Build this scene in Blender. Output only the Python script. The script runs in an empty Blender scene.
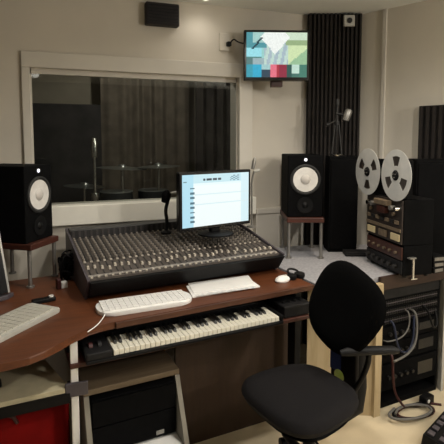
import bpy, bmesh, math, random
from mathutils import Vector, Matrix
random.seed(7)
PI = math.pi
SC = bpy.context.scene
COL = SC.collection

# ------------------------------------------------------------------ camera, world, exposure
F_PX, PITCH, YAW = 450.0, math.atan(36 / 450), math.radians(20)
cam_data = bpy.data.cameras.new('camera')
cam_data.sensor_width = 36
cam_data.lens = F_PX / 444 * 36
cam_data.shift_y = -(222 - 175) / 444
cam_data.clip_start = 0.05
cam = bpy.data.objects.new('camera', cam_data)
COL.objects.link(cam)
cam.location = (0, 0, 1.5)
cam.rotation_euler = (PI / 2 - PITCH, 0, -YAW)
SC.camera = cam

world = bpy.data.worlds.new('world')
SC.world = world
world.use_nodes = True
world.node_tree.nodes['Background'].inputs['Color'].default_value = (0.02, 0.02, 0.022, 1)
world.node_tree.nodes['Background'].inputs['Strength'].default_value = 1.0
SC.view_settings.view_transform = 'Standard'
SC.view_settings.look = 'None'
SC.view_settings.gamma = 1.0
SC.view_settings.exposure = 0.0
SC.view_settings.use_curve_mapping = False


def lamp(name, loc, watts, color=(1, .94, .845), size=150, blend=1.0, radius=.05, target=None):
    d = bpy.data.lights.new(name, 'SPOT')
    d.energy = watts
    d.color = color
    d.spot_size = math.radians(size)
    d.spot_blend = blend
    d.shadow_soft_size = radius
    o = bpy.data.objects.new(name, d)
    COL.objects.link(o)
    o.location = loc
    if target is not None:
        v = Vector(target) - Vector(loc)
        o.rotation_euler = v.to_track_quat('-Z', 'Y').to_euler()
    return o


# recessed ceiling lamps of the room (outside the frame), all pointing down
lamp('ceiling_lamp', (0.85, 1.40, 2.33), 52, size=168, blend=.8, radius=.06)
lamp('ceiling_lamp', (1.60, 2.02, 2.33), 42, color=(1, .83, .64), size=58, radius=.03)
lamp('ceiling_lamp', (-0.25, -0.55, 2.33), 9, size=172, blend=.4, radius=.05)
lamp('ceiling_lamp', (1.65, 0.20, 2.33), 62, size=172, blend=.4, radius=.06)
lamp('ceiling_lamp', (0.08, 2.28, 2.33), 11, size=70, radius=.04)
# unseen point light behind the camera, added to brighten ceiling and upper walls
fill = bpy.data.lights.new('fill_light', 'POINT')
fill.energy = 66
fill.color = (1, .95, .86)
fill.shadow_soft_size = .08
po = bpy.data.objects.new('fill_light', fill)
COL.objects.link(po)
po.location = (2.62, -.35, 1.95)


# ------------------------------------------------------------------ materials
def mat(name, color, rough=.6, metal=0.0, noise=0.0, scale=12.0, bump=0.0, bscale=200.0, emit=None, estr=1.0, spec=.5, color2=None):
    m = bpy.data.materials.new(name)
    m.use_nodes = True
    nt = m.node_tree
    b = nt.nodes['Principled BSDF']
    b.inputs['Roughness'].default_value = rough
    b.inputs['Metallic'].default_value = metal
    b.inputs['Specular IOR Level'].default_value = spec
    b.inputs['Base Color'].default_value = (*color, 1)
    tc = nt.nodes.new('ShaderNodeTexCoord')
    if noise > 0 or color2:
        n = nt.nodes.new('ShaderNodeTexNoise')
        n.inputs['Scale'].default_value = scale
        n.inputs['Detail'].default_value = 4
        r = nt.nodes.new('ShaderNodeValToRGB')
        c2 = color2 or tuple(min(1, c * (1 + noise)) for c in color)
        c1 = color if color2 else tuple(c * (1 - noise) for c in color)
        r.color_ramp.elements[0].position = .35
        r.color_ramp.elements[1].position = .65
        r.color_ramp.elements[0].color = (*c1, 1)
        r.color_ramp.elements[1].color = (*c2, 1)
        nt.links.new(tc.outputs['Object'], n.inputs['Vector'])
        nt.links.new(n.outputs['Fac'], r.inputs['Fac'])
        nt.links.new(r.outputs['Color'], b.inputs['Base Color'])
    if bump > 0:
        n2 = nt.nodes.new('ShaderNodeTexNoise')
        n2.inputs['Scale'].default_value = bscale
        bp = nt.nodes.new('ShaderNodeBump')
        bp.inputs['Strength'].default_value = bump
        bp.inputs['Distance'].default_value = .002
        nt.links.new(tc.outputs['Object'], n2.inputs['Vector'])
        nt.links.new(n2.outputs['Fac'], bp.inputs['Height'])
        nt.links.new(bp.outputs['Normal'], b.inputs['Normal'])
    if emit:
        b.inputs['Emission Color'].default_value = (*emit, 1)
        b.inputs['Emission Strength'].default_value = estr
    return m


def wood(name, c1, c2, rough=.4, scale=(2, 30, 30), spec=.5):
    m = bpy.data.materials.new(name)
    m.use_nodes = True
    nt = m.node_tree
    b = nt.nodes['Principled BSDF']
    b.inputs['Roughness'].default_value = rough
    b.inputs['Specular IOR Level'].default_value = spec
    tc = nt.nodes.new('ShaderNodeTexCoord')
    mp = nt.nodes.new('ShaderNodeMapping')
    mp.inputs['Scale'].default_value = scale
    n = nt.nodes.new('ShaderNodeTexNoise')
    n.inputs['Scale'].default_value = 2.2
    n.inputs['Detail'].default_value = 5
    n.inputs['Distortion'].default_value = .8
    r = nt.nodes.new('ShaderNodeValToRGB')
    r.color_ramp.elements[0].position = .3
    r.color_ramp.elements[1].position = .7
    r.color_ramp.elements[0].color = (*c1, 1)
    r.color_ramp.elements[1].color = (*c2, 1)
    nt.links.new(tc.outputs['Object'], mp.inputs['Vector'])
    nt.links.new(mp.outputs['Vector'], n.inputs['Vector'])
    nt.links.new(n.outputs['Fac'], r.inputs['Fac'])
    nt.links.new(r.outputs['Color'], b.inputs['Base Color'])
    return m


def glass_mat():
    m = bpy.data.materials.new('window_glass')
    m.use_nodes = True
    nt = m.node_tree
    for n in list(nt.nodes):
        nt.nodes.remove(n)
    out = nt.nodes.new('ShaderNodeOutputMaterial')
    mix = nt.nodes.new('ShaderNodeMixShader')
    fr = nt.nodes.new('ShaderNodeFresnel')
    fr.inputs['IOR'].default_value = 1.45
    tr = nt.nodes.new('ShaderNodeBsdfTransparent')
    tr.inputs['Color'].default_value = (.86, .88, .86, 1)
    gl = nt.nodes.new('ShaderNodeBsdfGlossy')
    gl.inputs['Roughness'].default_value = 0.01
    nt.links.new(fr.outputs['Fac'], mix.inputs['Fac'])
    nt.links.new(tr.outputs['BSDF'], mix.inputs[1])
    nt.links.new(gl.outputs['BSDF'], mix.inputs[2])
    nt.links.new(mix.outputs['Shader'], out.inputs['Surface'])
    return m


def screen_mat(name, strength):
    m = bpy.data.materials.new(name)
    m.use_nodes = True
    nt = m.node_tree
    b = nt.nodes['Principled BSDF']
    b.inputs['Base Color'].default_value = (.01, .01, .01, 1)
    b.inputs['Roughness'].default_value = .35
    a = nt.nodes.new('ShaderNodeVertexColor')
    a.layer_name = 'picture'
    nt.links.new(a.outputs['Color'], b.inputs['Emission Color'])
    b.inputs['Emission Strength'].default_value = strength
    return m


M = {}
M['wall'] = mat('wall_paint', (.65, .60, .52), .85, noise=.03, scale=3, bump=.15)
M['wall_right'] = mat('wall_fabric', (.66, .61, .525), .9, noise=.03, scale=3, bump=.2)
M['ceiling'] = mat('ceiling_paint', (.88, .89, .85), .9, noise=.02, scale=4)
M['dark_wall'] = mat('light_absorbing_wall', (.06, .055, .05), .95, noise=.1, scale=5)  # for the unseen walls, made dark to cut the ambient light
M['trim'] = mat('trim_paint', (.66, .62, .55), .6, noise=.02, scale=5)
M['sill'] = mat('sill_paint', (.86, .83, .74), .5, noise=.03, scale=9)
M['floor'] = mat('floor_vinyl', (.66, .56, .39), .45, noise=.06, scale=6)
M['glass'] = glass_mat()
M['rib'] = mat('absorber_fabric', (.010, .008, .007), .95, noise=.25, scale=30)
M['rib_light'] = mat('absorber_slat', (.016, .0115, .0095), .85, noise=.2, scale=30)
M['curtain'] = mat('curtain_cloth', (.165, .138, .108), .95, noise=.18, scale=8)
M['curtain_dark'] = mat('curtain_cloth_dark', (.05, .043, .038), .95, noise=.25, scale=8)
M['booth'] = mat('booth_wall', (.36, .32, .25), .9, noise=.05, scale=5)
M['booth_dark'] = mat('booth_panel', (.035, .032, .032), .9, noise=.3, scale=6)
M['black'] = mat('black_plastic', (.004, .004, .0045), .55, noise=.2, scale=30, spec=.2)
M['black_matte'] = mat('black_matte', (.003, .003, .0033), .8, noise=.25, scale=40, spec=.08)
M['black_gloss'] = mat('black_gloss', (.008, .008, .009), .2)
M['charcoal'] = mat('charcoal_plastic', (.010, .010, .011), .55, noise=.2, scale=40, spec=.25)
M['fabric'] = mat('seat_fabric', (.006, .005, .006), .9, spec=.3, noise=.2, scale=120, bump=.5, bscale=500)
M['fabric_black'] = mat('back_fabric', (.0015, .0015, .0016), .95, noise=.2, scale=120, bump=.4, bscale=500, spec=.08)
M['cone'] = mat('speaker_cone', (.72, .70, .67), .5, noise=.06, scale=30)
M['cap'] = mat('dust_cap', (.58, .55, .52), .45)
M['rubber'] = mat('rubber', (.015, .015, .015), .7)
M['metal'] = mat('grey_metal', (.30, .29, .27), .4, metal=.7, noise=.1, scale=20)
M['metal_dark'] = mat('dark_metal', (.03, .029, .028), .45, metal=.5, noise=.15, scale=20)
M['chrome'] = mat('chrome', (.75, .74, .72), .18, metal=1.0)
M['desk'] = wood('desk_wood', (.080, .022, .006), (.135, .038, .010), .5)
M['desk_edge'] = wood('desk_edge_wood', (.055, .018, .008), (.09, .03, .012), .5)
M['dark_edge'] = wood('dark_edge_wood', (.020, .008, .004), (.035, .014, .007), .55)
M['red_wood'] = wood('shelf_wood', (.045, .012, .007), (.075, .02, .011), .5)
M['brown_panel'] = wood('brown_panel', (.030, .014, .007), (.042, .021, .010), .6, (20, 20, 2))
M['pale_wood'] = wood('pale_wood', (.42, .32, .18), (.52, .41, .25), .5, (20, 20, 2))
M['tan_wood'] = wood('tan_wood', (.12, .085, .05), (.17, .125, .08), .5)
M['wing'] = mat('grey_laminate', (.28, .28, .31), .35, color2=(.42, .42, .44), scale=70)
M['white'] = mat('white_plastic', (.88, .87, .85), .4, noise=.02, scale=30)
M['key_white'] = mat('piano_key_white', (.82, .79, .68), .3)
M['key_black'] = mat('piano_key_black', (.010, .010, .010), .3)
M['paper'] = mat('paper', (.90, .89, .87), .8, noise=.02, scale=20)
M['paper_grey'] = mat('paper_printed', (.60, .60, .60), .8, color2=(.85, .85, .84), scale=50)
M['grey_key'] = mat('grey_keycap', (.50, .48, .42), .5)
M['grey_case'] = mat('grey_case', (.46, .45, .41), .5, noise=.04, scale=30)
M['cream'] = mat('cream_board', (.48, .43, .29), .7, noise=.1, scale=14)
M['red'] = mat('red_fabric', (.19, .004, .004), .8, noise=.15, scale=9, spec=.1)
M['panel_grey'] = mat('console_panel', (.085, .072, .064), .5, noise=.12, scale=25)
M['panel_dark'] = mat('console_stripe', (.018, .017, .017), .5)
M['fader_cap'] = mat('fader_cap', (.50, .45, .38), .45)
M['knob'] = mat('knob_grey', (.20, .175, .15), .45)
M['knob_dark'] = mat('knob_dark', (.05, .045, .045), .4)
M['strip'] = mat('scribble_strip', (.34, .31, .28), .6, color2=(.18, .165, .15), scale=60)
M['reel'] = mat('reel_aluminium', (.62, .62, .60), .42, metal=.25, noise=.05, scale=20)
M['tape'] = mat('magnetic_tape', (.030, .022, .018), .35)
M['deck'] = mat('deck_plate', (.035, .026, .022), .45, metal=.3, noise=.3, scale=30)
M['bronze'] = mat('bronze_trim', (.20, .15, .10), .4, metal=.3, noise=.15, scale=50)
M['lit_meter'] = mat('meter_window', (.5, .42, .25), .4, emit=(1, .75, .35), estr=.04)
M['mahogany'] = wood('mahogany', (.035, .010, .007), (.06, .018, .011), .4)
M['blue'] = mat('blue_label', (.02, .04, .16), .5)
M['green'] = mat('green_sticker', (.62, .85, .14), .5, color2=(.80, .90, .38), scale=40)
M['lampglow'] = mat('lamp_glow', (1, .95, .85), .5, emit=(1, .93, .8), estr=9)
M['led'] = mat('emblem_light', (.9, .9, .95), .5, emit=(.85, .88, 1), estr=.9)
M['screen_tv'] = screen_mat('tv_screen', 1.0)
M['screen_pc'] = screen_mat('computer_screen', 1.05)
M['cable_grey'] = mat('grey_cable', (.13, .125, .115), .5)
M['cable_blue'] = mat('blue_cable', (.012, .018, .045), .5)
M['cable_red'] = mat('red_cable', (.045, .008, .008), .5)
M['mauve'] = mat('grey_mauve_plastic', (.07, .06, .07), .5, noise=.1, scale=30)
M['board_grey'] = mat('grey_board', (.24, .22, .18), .6, noise=.08, scale=12)
M['skin_drum'] = mat('drum_head', (.32, .33, .33), .5)
M['drum_shell'] = mat('drum_shell', (.05, .055, .06), .25, metal=.4)
M['cymbal'] = mat('cymbal_metal', (.42, .44, .42), .3, metal=.9)
M['vent'] = mat('grille_cloth', (.014, .010, .011), .7, noise=.2, scale=20)


# ------------------------------------------------------------------ mesh helpers
class MB:
    def __init__(self):
        self.bm = bmesh.new()

    def box(self, c, s, rot=None, bevel=0.0, seg=2):
        r = bmesh.ops.create_cube(self.bm, size=1.0)
        vs = r['verts']
        m = Matrix.Translation(Vector(c)) @ (rot.to_4x4() if rot else Matrix.Identity(4)) @ Matrix.Diagonal((s[0], s[1], s[2], 1))
        bmesh.ops.transform(self.bm, matrix=m, verts=vs)
        if bevel > 0:
            es = list({e for v in vs for e in v.link_edges})
            bmesh.ops.bevel(self.bm, geom=es, offset=bevel, segments=seg, affect='EDGES', profile=.5)
        return self

    def b2(self, a, b, bevel=0.0, seg=2):
        a, b = Vector(a), Vector(b)
        return self.box((a + b) / 2, b - a, None, bevel, seg)

    def cyl(self, p0, p1, r0, r1=None, n=20):
        p0, p1 = Vector(p0), Vector(p1)
        r1 = r0 if r1 is None else r1
        d = p1 - p0
        q = d.to_track_quat('Z', 'Y').to_matrix().to_4x4()
        bmesh.ops.create_cone(self.bm, cap_ends=True, cap_tris=False, segments=n, radius1=max(r0, 1e-5), radius2=max(r1, 1e-5),
                              depth=d.length, matrix=Matrix.Translation((p0 + p1) / 2) @ q)
        return self

    def lathe(self, prof, origin=(0, 0, 0), axis=(0, 0, 1), n=32):
        o = Vector(origin)
        q = Vector(axis).normalized().to_track_quat('Z', 'Y').to_matrix()
        rings = []
        for r, h in prof:
            if r < 1e-6:
                rings.append([self.bm.verts.new(o + q @ Vector((0, 0, h)))])
            else:
                rings.append([self.bm.verts.new(o + q @ Vector((r * math.cos(2 * PI * k / n), r * math.sin(2 * PI * k / n), h))) for k in range(n)])
        for a, b in zip(rings, rings[1:]):
            for k in range(n):
                k2 = (k + 1) % n
                if len(a) == 1 and len(b) == 1:
                    continue
                if len(a) == 1:
                    f = (a[0], b[k2], b[k])
                elif len(b) == 1:
                    f = (a[k], a[k2], b[0])
                else:
                    f = (a[k], a[k2], b[k2], b[k])
                self.bm.faces.new(f)
        return self

    def tube(self, pts, r, n=8, smooth=0):
        pts = [Vector(p) for p in pts]
        for _ in range(smooth):
            new = [pts[0]]
            for a, b in zip(pts, pts[1:]):
                new += [a.lerp(b, .25), a.lerp(b, .75)]
            pts = new + [pts[-1]]
        rings = []
        up = Vector((0, 0, 1))
        prev = None
        for i, p in enumerate(pts):
            t = (pts[min(i + 1, len(pts) - 1)] - pts[max(i - 1, 0)]).normalized()
            if prev is None:
                x = t.cross(up)
                if x.length < .05:
                    x = t.cross(Vector((1, 0, 0)))
            else:
                x = prev - t * prev.dot(t)
            x.normalize()
            y = t.cross(x)
            prev = x
            rr = r[i] if isinstance(r, (list, tuple)) else r
            rings.append([self.bm.verts.new(p + x * rr * math.cos(2 * PI * k / n) + y * rr * math.sin(2 * PI * k / n)) for k in range(n)])
        for a, b in zip(rings, rings[1:]):
            for k in range(n):
                self.bm.faces.new((a[k], a[(k + 1) % n], b[(k + 1) % n], b[k]))
        self.bm.faces.new(rings[0][::-1])
        self.bm.faces.new(rings[-1])
        return self

    def prism(self, poly, z0, z1, bevel=0.0):
        lo = [self.bm.verts.new((p[0], p[1], z0)) for p in poly]
        hi = [self.bm.verts.new((p[0], p[1], z1)) for p in poly]
        n = len(poly)
        fs = [self.bm.faces.new(lo[::-1]), self.bm.faces.new(hi)]
        for k in range(n):
            fs.append(self.bm.faces.new((lo[k], lo[(k + 1) % n], hi[(k + 1) % n], hi[k])))
        if bevel > 0:
            es = list({e for f in fs[:2] for e in f.edges})
            bmesh.ops.bevel(self.bm, geom=es, offset=bevel, segments=2, affect='EDGES', profile=.5)
        return self

    def hull(self, lo, hi):
        """closed solid from two matching quads/loops of 3D points"""
        a = [self.bm.verts.new(p) for p in lo]
        b = [self.bm.verts.new(p) for p in hi]
        n = len(a)
        self.bm.faces.new(a[::-1])
        self.bm.faces.new(b)
        for k in range(n):
            self.bm.faces.new((a[k], a[(k + 1) % n], b[(k + 1) % n], b[k]))
        return self

    def build(self, name, m, parent=None, smooth=False, matrix=None):
        bmesh.ops.recalc_face_normals(self.bm, faces=self.bm.faces[:])
        if matrix is not None:
            bmesh.ops.transform(self.bm, matrix=matrix, verts=self.bm.verts[:])
        me = bpy.data.meshes.new(name)
        self.bm.to_mesh(me)
        self.bm.free()
        me.materials.append(M[m] if isinstance(m, str) else m)
        if smooth:
            for p in me.polygons:
                p.use_smooth = True
            me.set_sharp_from_angle(angle=math.radians(40))
        o = bpy.data.objects.new(name, me)
        COL.objects.link(o)
        if parent is not None:
            o.parent = parent
        return o


def tag(o, label, cat, group=None, kind=None):
    if label:
        o['label'] = label
    if cat:
        o['category'] = cat
    if group:
        o['group'] = group
    if kind:
        o['kind'] = kind
    return o


def thing(name, label, cat, loc=(0, 0, 0), rotz=0.0, group=None):
    o = bpy.data.objects.new(name, None)
    o.empty_display_size = .05
    COL.objects.link(o)
    o.location = loc
    o.rotation_euler = (0, 0, math.radians(rotz))
    return tag(o, label, cat, group)


def struct(o):
    o['kind'] = 'structure'
    return o


def copy_part(o, parent, loc=None):
    c = o.copy()
    COL.objects.link(c)
    c.parent = parent
    if loc is not None:
        c.location = loc
    return c


def RZ(deg):
    return Matrix.Rotation(math.radians(deg), 3, 'Z')


# ------------------------------------------------------------------ the room
CEIL = 2.37
WY = 2.85
struct(MB().b2((-1.6, -1.8, -.08), (3.4, 5.2, 0)).build('floor', 'floor'))
struct(MB().b2((-1.6, -1.8, CEIL), (3.4, 3.0, CEIL + .1)).build('ceiling', 'ceiling'))
wx0, wx1, wz0, wz1 = -.14, 1.155, 1.10, 1.91
w = MB()
w.b2((-1.5, WY, 0), (wx0, WY + .15, CEIL)).b2((wx1, WY, 0), (2.3, WY + .15, CEIL))
w.b2((wx0, WY, 0), (wx1, WY + .15, wz0)).b2((wx0, WY, wz1), (wx1, WY + .15, CEIL))
struct(w.build('wall_back', 'wall'))
A, dv = Vector((2.0, 2.76)), Vector((.41, -.912))
nv = Vector((.912, .41))
Bp = A + dv * 5.2
struct(MB().prism([A - dv * .3, A - dv * .3 + nv * .12, Bp + nv * .12, Bp], 0, CEIL).build('wall_right', 'wall_right'))
struct(MB().b2((-1.62, -1.7, 0), (-1.5, 3.0, CEIL)).build('wall_left', 'dark_wall'))
struct(MB().b2((-1.6, -1.82, 0), (3.4, -1.7, CEIL)).build('wall_front', 'dark_wall'))
# vertical trim on the right wall, beside the dark absorber
p = A + dv * .24
struct(MB().prism([p - dv * .012, p + dv * .012, p + dv * .012 - nv * .014, p - dv * .012 - nv * .014], 0, CEIL).build('trim_1', 'trim'))

# control-room window
win = bpy.data.objects.new('window_1', None)
COL.objects.link(win)
win.location = (.5, WY, wz0)
win['kind'] = 'structure'
ox, oy, oz = -.5, -WY, -wz0
L = Matrix.Translation((ox, oy, oz))
f = MB()
f.b2((-.185, WY - .022, wz1), (1.25, WY, 2.0), .004)
f.b2((-.185, WY - .022, wz0 - .03), (wx0, WY, wz1), .004)
f.b2((wx1, WY - .022, wz0 - .03), (1.25, WY, wz1), .004)
f.b2((wx0, WY + .022, wz1 - .03), (wx1, WY + .05, wz1))
f.b2((wx0, WY + .022, wz0), (wx0 + .006, WY + .05, wz1))
f.b2((wx1 - .006, WY + .022, wz0), (wx1, WY + .05, wz1))
f.build('window_frame', 'trim', win, matrix=L)
MB().b2((wx0, WY + .030, wz0), (wx1, WY + .036, wz1)).build('window_pane', 'glass', win, matrix=L)
MB().b2((-.25, WY - .05, .985), (1.27, WY + .06, 1.105), .006).build('window_sill', 'sill', win, matrix=L)
# ledge that carries the sill line on towards the right speaker
struct(MB().b2((1.27, WY - .05, 0), (1.64, WY, .985)).b2((1.27, WY - .06, .985), (1.64, WY, 1.02), .004).build('trim_2', 'trim'))

# room behind the glass
struct(MB().b2((-2.2, 5.0, 0), (3.4, 5.1, 2.6)).build('wall_booth_back', 'booth'))
struct(MB().b2((-2.3, 3.0, 0), (-2.2, 5.1, 2.6)).build('wall_booth_left', 'booth'))
struct(MB().b2((3.3, 3.0, 0), (3.4, 5.1, 2.6)).build('wall_booth_right', 'booth'))
struct(MB().b2((-2.3, 3.0, 2.5), (3.4, 5.1, 2.6)).build('ceiling_booth', 'ceiling'))


def curtain(name, x0, x1, y, z0, z1, amp, wl, m, label):
    b = MB()
    n = int((x1 - x0) / wl * 10)
    rows = []
    for off in (0, .012):
        lo, hi = [], []
        for k in range(n + 1):
            x = x0 + (x1 - x0) * k / n
            yy = y + off + amp * math.sin(2 * PI * (x - x0) / wl + .8 * math.sin(x * 5.3)) * (.7 + .3 * math.sin(x * 9))
            lo.append(b.bm.verts.new((x, yy, z0)))
            hi.append(b.bm.verts.new((x, yy, z1)))
        rows.append((lo, hi))
    for lo, hi in rows:
        for k in range(n):
            b.bm.faces.new((lo[k], lo[k + 1], hi[k + 1], hi[k]))
    (a, bb), (c, d) = rows
    for k in range(n):
        b.bm.faces.new((bb[k], bb[k + 1], d[k + 1], d[k]))
        b.bm.faces.new((a[k], a[k + 1], c[k + 1], c[k]))
    b.bm.faces.new((a[0], bb[0], d[0], c[0]))
    b.bm.faces.new((a[-1], bb[-1], d[-1], c[-1]))
    return tag(b.build(name, m, None, True), label, 'curtain')


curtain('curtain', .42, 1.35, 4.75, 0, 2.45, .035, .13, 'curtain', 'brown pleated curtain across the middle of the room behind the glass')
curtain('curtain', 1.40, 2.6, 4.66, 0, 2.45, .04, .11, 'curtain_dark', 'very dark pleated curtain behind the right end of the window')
g = thing('acoustic_screen', 'black low acoustic screen behind the left half of the window', 'screen', (-.35, 4.55, 0))
MB().b2((-.85, -.04, .05), (.75, .04, 1.83), .01).build('panel', 'booth_dark', g)
for sx in (-.7, .6):
    MB().b2((sx - .03, -.25, 0), (sx + .03, .25, .05), .01).build('foot', 'black', g)

# unseen lamp added to light the room behind the glass
lamp('booth_fill', (.75, 3.75, 2.45), 17, size=174, blend=.3, radius=.05)

# microphone on a bright stand behind the glass
g = thing('microphone_stand', 'bright chrome microphone stand behind the left half of the glass', 'mic stand', (.255, 3.50, 0))
MB().lathe([(0, 0), (.13, 0), (.13, .012), (.03, .03), (0, .03)]).build('base', 'metal_dark', g, True)
MB().cyl((0, 0, .02), (0, 0, 1.10), .016).cyl((0, 0, 1.08), (0, 0, 1.36), .011).build('pole', 'chrome', g, True)
MB().lathe([(.0, 1.04), (.03, 1.045), (.034, 1.07), (.03, 1.095), (0, 1.1)]).build('collar', 'chrome', g, True)
MB().lathe([(0, 1.36), (.024, 1.362), (.027, 1.40), (.027, 1.47), (.022, 1.505), (0, 1.515)]).build('microphone', 'chrome', g, True)

# drum kit behind the glass
g = thing('drum_kit', 'drum kit with a flat cymbal standing behind the glass', 'drum kit', (.62, 3.85, 0))
MB().cyl((-.02, -.20, .28), (-.02, .20, .28), .28, n=36).build('bass_drum', 'drum_shell', g, True)
MB().cyl((-.02, -.207, .28), (-.02, -.2005, .28), .25, n=36).build('drum_head', 'skin_drum', g, True)
for (x, y, z, r, h) in ((-.17, -.02, .86, .14, .2), (.14, -.02, .88, .13, .18), (.34, .20, .55, .2, .36)):
    MB().cyl((x, y, z), (x, y, z + h), r, n=28).build('tom_drum', 'drum_shell', g, True)
    MB().cyl((x, y, z + h + .0005), (x, y, z + h + .006), r * .97, n=28).build('drum_head', 'skin_drum', g, True)
for (x, y, z, r, tl) in ((-.12, -.05, 1.27, .21, .05), (.17, -.12, 1.28, .18, -.03), (-.42, .05, 1.12, .17, .06)):
    c = MB().lathe([(0, .02), (.03, .016), (.04, .004), (r, -.012), (r, -.014), (.04, .001), (0, .001)], (x, y, z), (tl, 0, 1))
    c.build('cymbal', 'cymbal', g, True)
    MB().cyl((x, y, 0), (x, y, z), .011).build('cymbal_pole', 'chrome', g, True)
    for k in range(3):
        a = k * 2 * PI / 3 + .5
        MB().cyl((x + .03 * math.cos(a), y + .03 * math.sin(a), .22), (x + .2 * math.cos(a), y + .2 * math.sin(a), .01), .008, n=8).build('pole_foot', 'chrome', g)

# ------------------------------------------------------------------ fittings on wall and ceiling
g = thing('wall_vent', 'dark rectangular grille high on the wall above the window', 'grille', (.63, WY, 2.20))
MB().b2((-.105, -.06, 0), (.105, 0, .135), .008).build('housing', 'vent', g)
b = MB()
for k in range(6):
    b.b2((-.092, -.066, .016 + k * .019), (.092, -.058, .024 + k * .019))
b.build('louvre', 'charcoal', g)

g = thing('ceiling_downlight', 'small bright recessed downlight at the ceiling edge above the window', 'light', (.875, 2.70, CEIL))
MB().lathe([(.0, -.008), (.036, -.008), (.036, -.004), (.045, -.004), (.05, 0), (0, 0)]).build('bezel', 'white', g, True)
MB().lathe([(0, -.0125), (.03, -.0115), (.034, -.0085), (0, -.0085)]).build('lens', 'lampglow', g, True)
o = lamp('downlight_beam', (0, 0, -.03), 2, size=160, radius=.04)
o.parent = g

g = thing('wall_socket', 'pale wall plate with a black plug, left of the television', 'socket', (1.065, WY, 2.14))
MB().b2((-.05, -.012, -.06), (.045, 0, .055), .004).build('plate', 'wall', g)
MB().b2((-.004, -.045, -.032), (.024, -.012, -.003), .004).build('plug', 'black', g)
MB().tube([(.012, -.04, -.02), (.04, -.035, .02), (.08, -.03, -.005), (.14, -.06, -.015)], .005, 8, 2).build('cable', 'black', g, True)


# television
def picture(nx, ny, fn, w_, h_, parent, name, m):
    bm = bmesh.new()
    lay = bm.loops.layers.float_color.new('picture')
    vs = [[bm.verts.new((w_ * (i / nx - .5), 0, h_ * (j / ny))) for i in range(nx + 1)] for j in range(ny + 1)]
    for j in range(ny):
        for i in range(nx):
            fc = bm.faces.new((vs[j][i], vs[j][i + 1], vs[j + 1][i + 1], vs[j + 1][i]))
            c = fn((i + .5) / nx, (j + .5) / ny)
            for lp in fc.loops:
                lp[lay] = (*c, 1)
    # a thin solid: back face set 2 mm behind
    bk = [bm.verts.new((w_ * (s - .5), .002, h_ * t)) for s, t in ((0, 0), (1, 0), (1, 1), (0, 1))]
    bm.faces.new(bk[::-1])
    me = bpy.data.meshes.new(name)
    bm.to_mesh(me)
    bm.free()
    me.materials.append(M[m])
    o = bpy.data.objects.new(name, me)
    COL.objects.link(o)
    o.parent = parent
    return o


def lin(c):
    return tuple((v / 255 / 12.92) if v <= 10 else ((v / 255 + .055) / 1.055) ** 2.4 for v in c)


def tv_pic(s, t):
    t2 = 1 - t
    # bright hall with a vanishing centre
    col = (150, 205, 200)
    if t2 < .2:
        col = (190, 215, 205) if s > .3 else (120, 170, 170)
    d = abs(s - .47) + .7 * abs(t2 - .12)
    if d < .25:
        col = (240, 245, 240)
    elif t2 < .33 and s < .33:
        col = (80, 150, 160) if t2 > .22 or s < .1 else (165, 205, 200)
    elif t2 < .28 and s > .65:
        col = (150, 175, 130) if t2 > .18 else (205, 225, 200)
    elif t2 < .55 and s < .25:
        col = (150, 220, 230)
    elif t2 < .62 and s < .25:
        col = (75, 130, 125)
    elif .3 < s < .68 and t2 < .72:
        col = (190, 215, 205) if int(s * 18 + t2 * 3) % 2 else (165, 185, 195)
    elif s >= .68 and t2 < .72:
        col = (205, 225, 175) if (s - .68) < (.72 - t2) * .9 else (150, 190, 150)
    if t2 >= .58 and t2 < .74 and s < .3:
        col = (80, 120, 120) if s < .1 else (150, 175, 180)
    if t2 > .72:
        if s < .1:
            col = (40, 150, 170)
        elif s < .25:
            col = (30, 165, 200)
        elif s < .4:
            col = (30, 60, 80) if t2 > .82 else (160, 200, 200)
        elif s < .55:
            col = (225, 110, 130) if s < .5 else (170, 40, 60)
        elif s < .66:
            col = (140, 30, 60)
        elif s < .74:
            col = (30, 80, 75)
        elif s < .88:
            col = (190, 220, 205) if t2 < .92 else (60, 110, 100)
        else:
            col = (60, 120, 105)
    if abs((s - .10) * 1.3 - (.38 - t2) * .75) < .028 and .12 < t2 < .38:
        col = (25, 60, 70)
    j = .975 + .05 * random.random()
    return lin(tuple(min(255, c * j) for c in col))


g = thing('television', 'small wall-mounted television showing a bright teal and red picture', 'television', (1.345, 2.665, 1.876), -18)
MB().b2((-.213, -.012, 0), (.213, .03, .322), .006).build('bezel', 'black_gloss', g)
p = picture(48, 35, tv_pic, .392, .284, g, 'screen', 'screen_tv')
p.location = (0, -.0135, .022)
MB().b2((-.05, .03, .08), (.05, .10, .24), .004).b2((-.03, .10, .10), (.0, .19, .2), .004).b2((-.03, .015, -.035), (.045, .07, .004), .003).build('wall_bracket', 'mahogany', g)

# ribbed absorber across the far right corner (floor to ceiling)
P0, P1 = Vector((1.655, 2.79)), Vector((2.005, 2.665))
du = (P1 - P0).normalized()
dn = Vector((-du.y, du.x))
ang = math.degrees(math.atan2(du.y, du.x))
g = thing('bass_trap', 'tall dark ribbed acoustic panel across the corner right of the television', 'acoustic panel', (P0.x, P0.y, 0), ang)
wl = (P1 - P0).length
MB().b2((0, .012, .0), (wl, .05, CEIL - .005)).build('backing', 'rib', g)
rib0 = MB().b2((-.007, -.006, .002), (.007, .0118, CEIL - .006)).build('slat', 'rib_light', g)
n = 13
for k in range(n):
    x = .012 + (wl - .024) * k / (n - 1)
    if k == 0:
        rib0.location = (x, 0, 0)
    else:
        copy_part(rib0, g, (x, 0, 0))
g = thing('ceiling_sensor', 'small pale square sensor near the top of the dark ribbed panel', 'sensor', (1.905, 2.6865, 2.27), ang)
MB().b2((-.038, -.028, 0), (.038, 0, .075), .006).build('housing', 'grey_case', g)
MB().cyl((0, -.034, .037), (0, -.027, .037), .018).build('lens', 'metal_dark', g, True)

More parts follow.
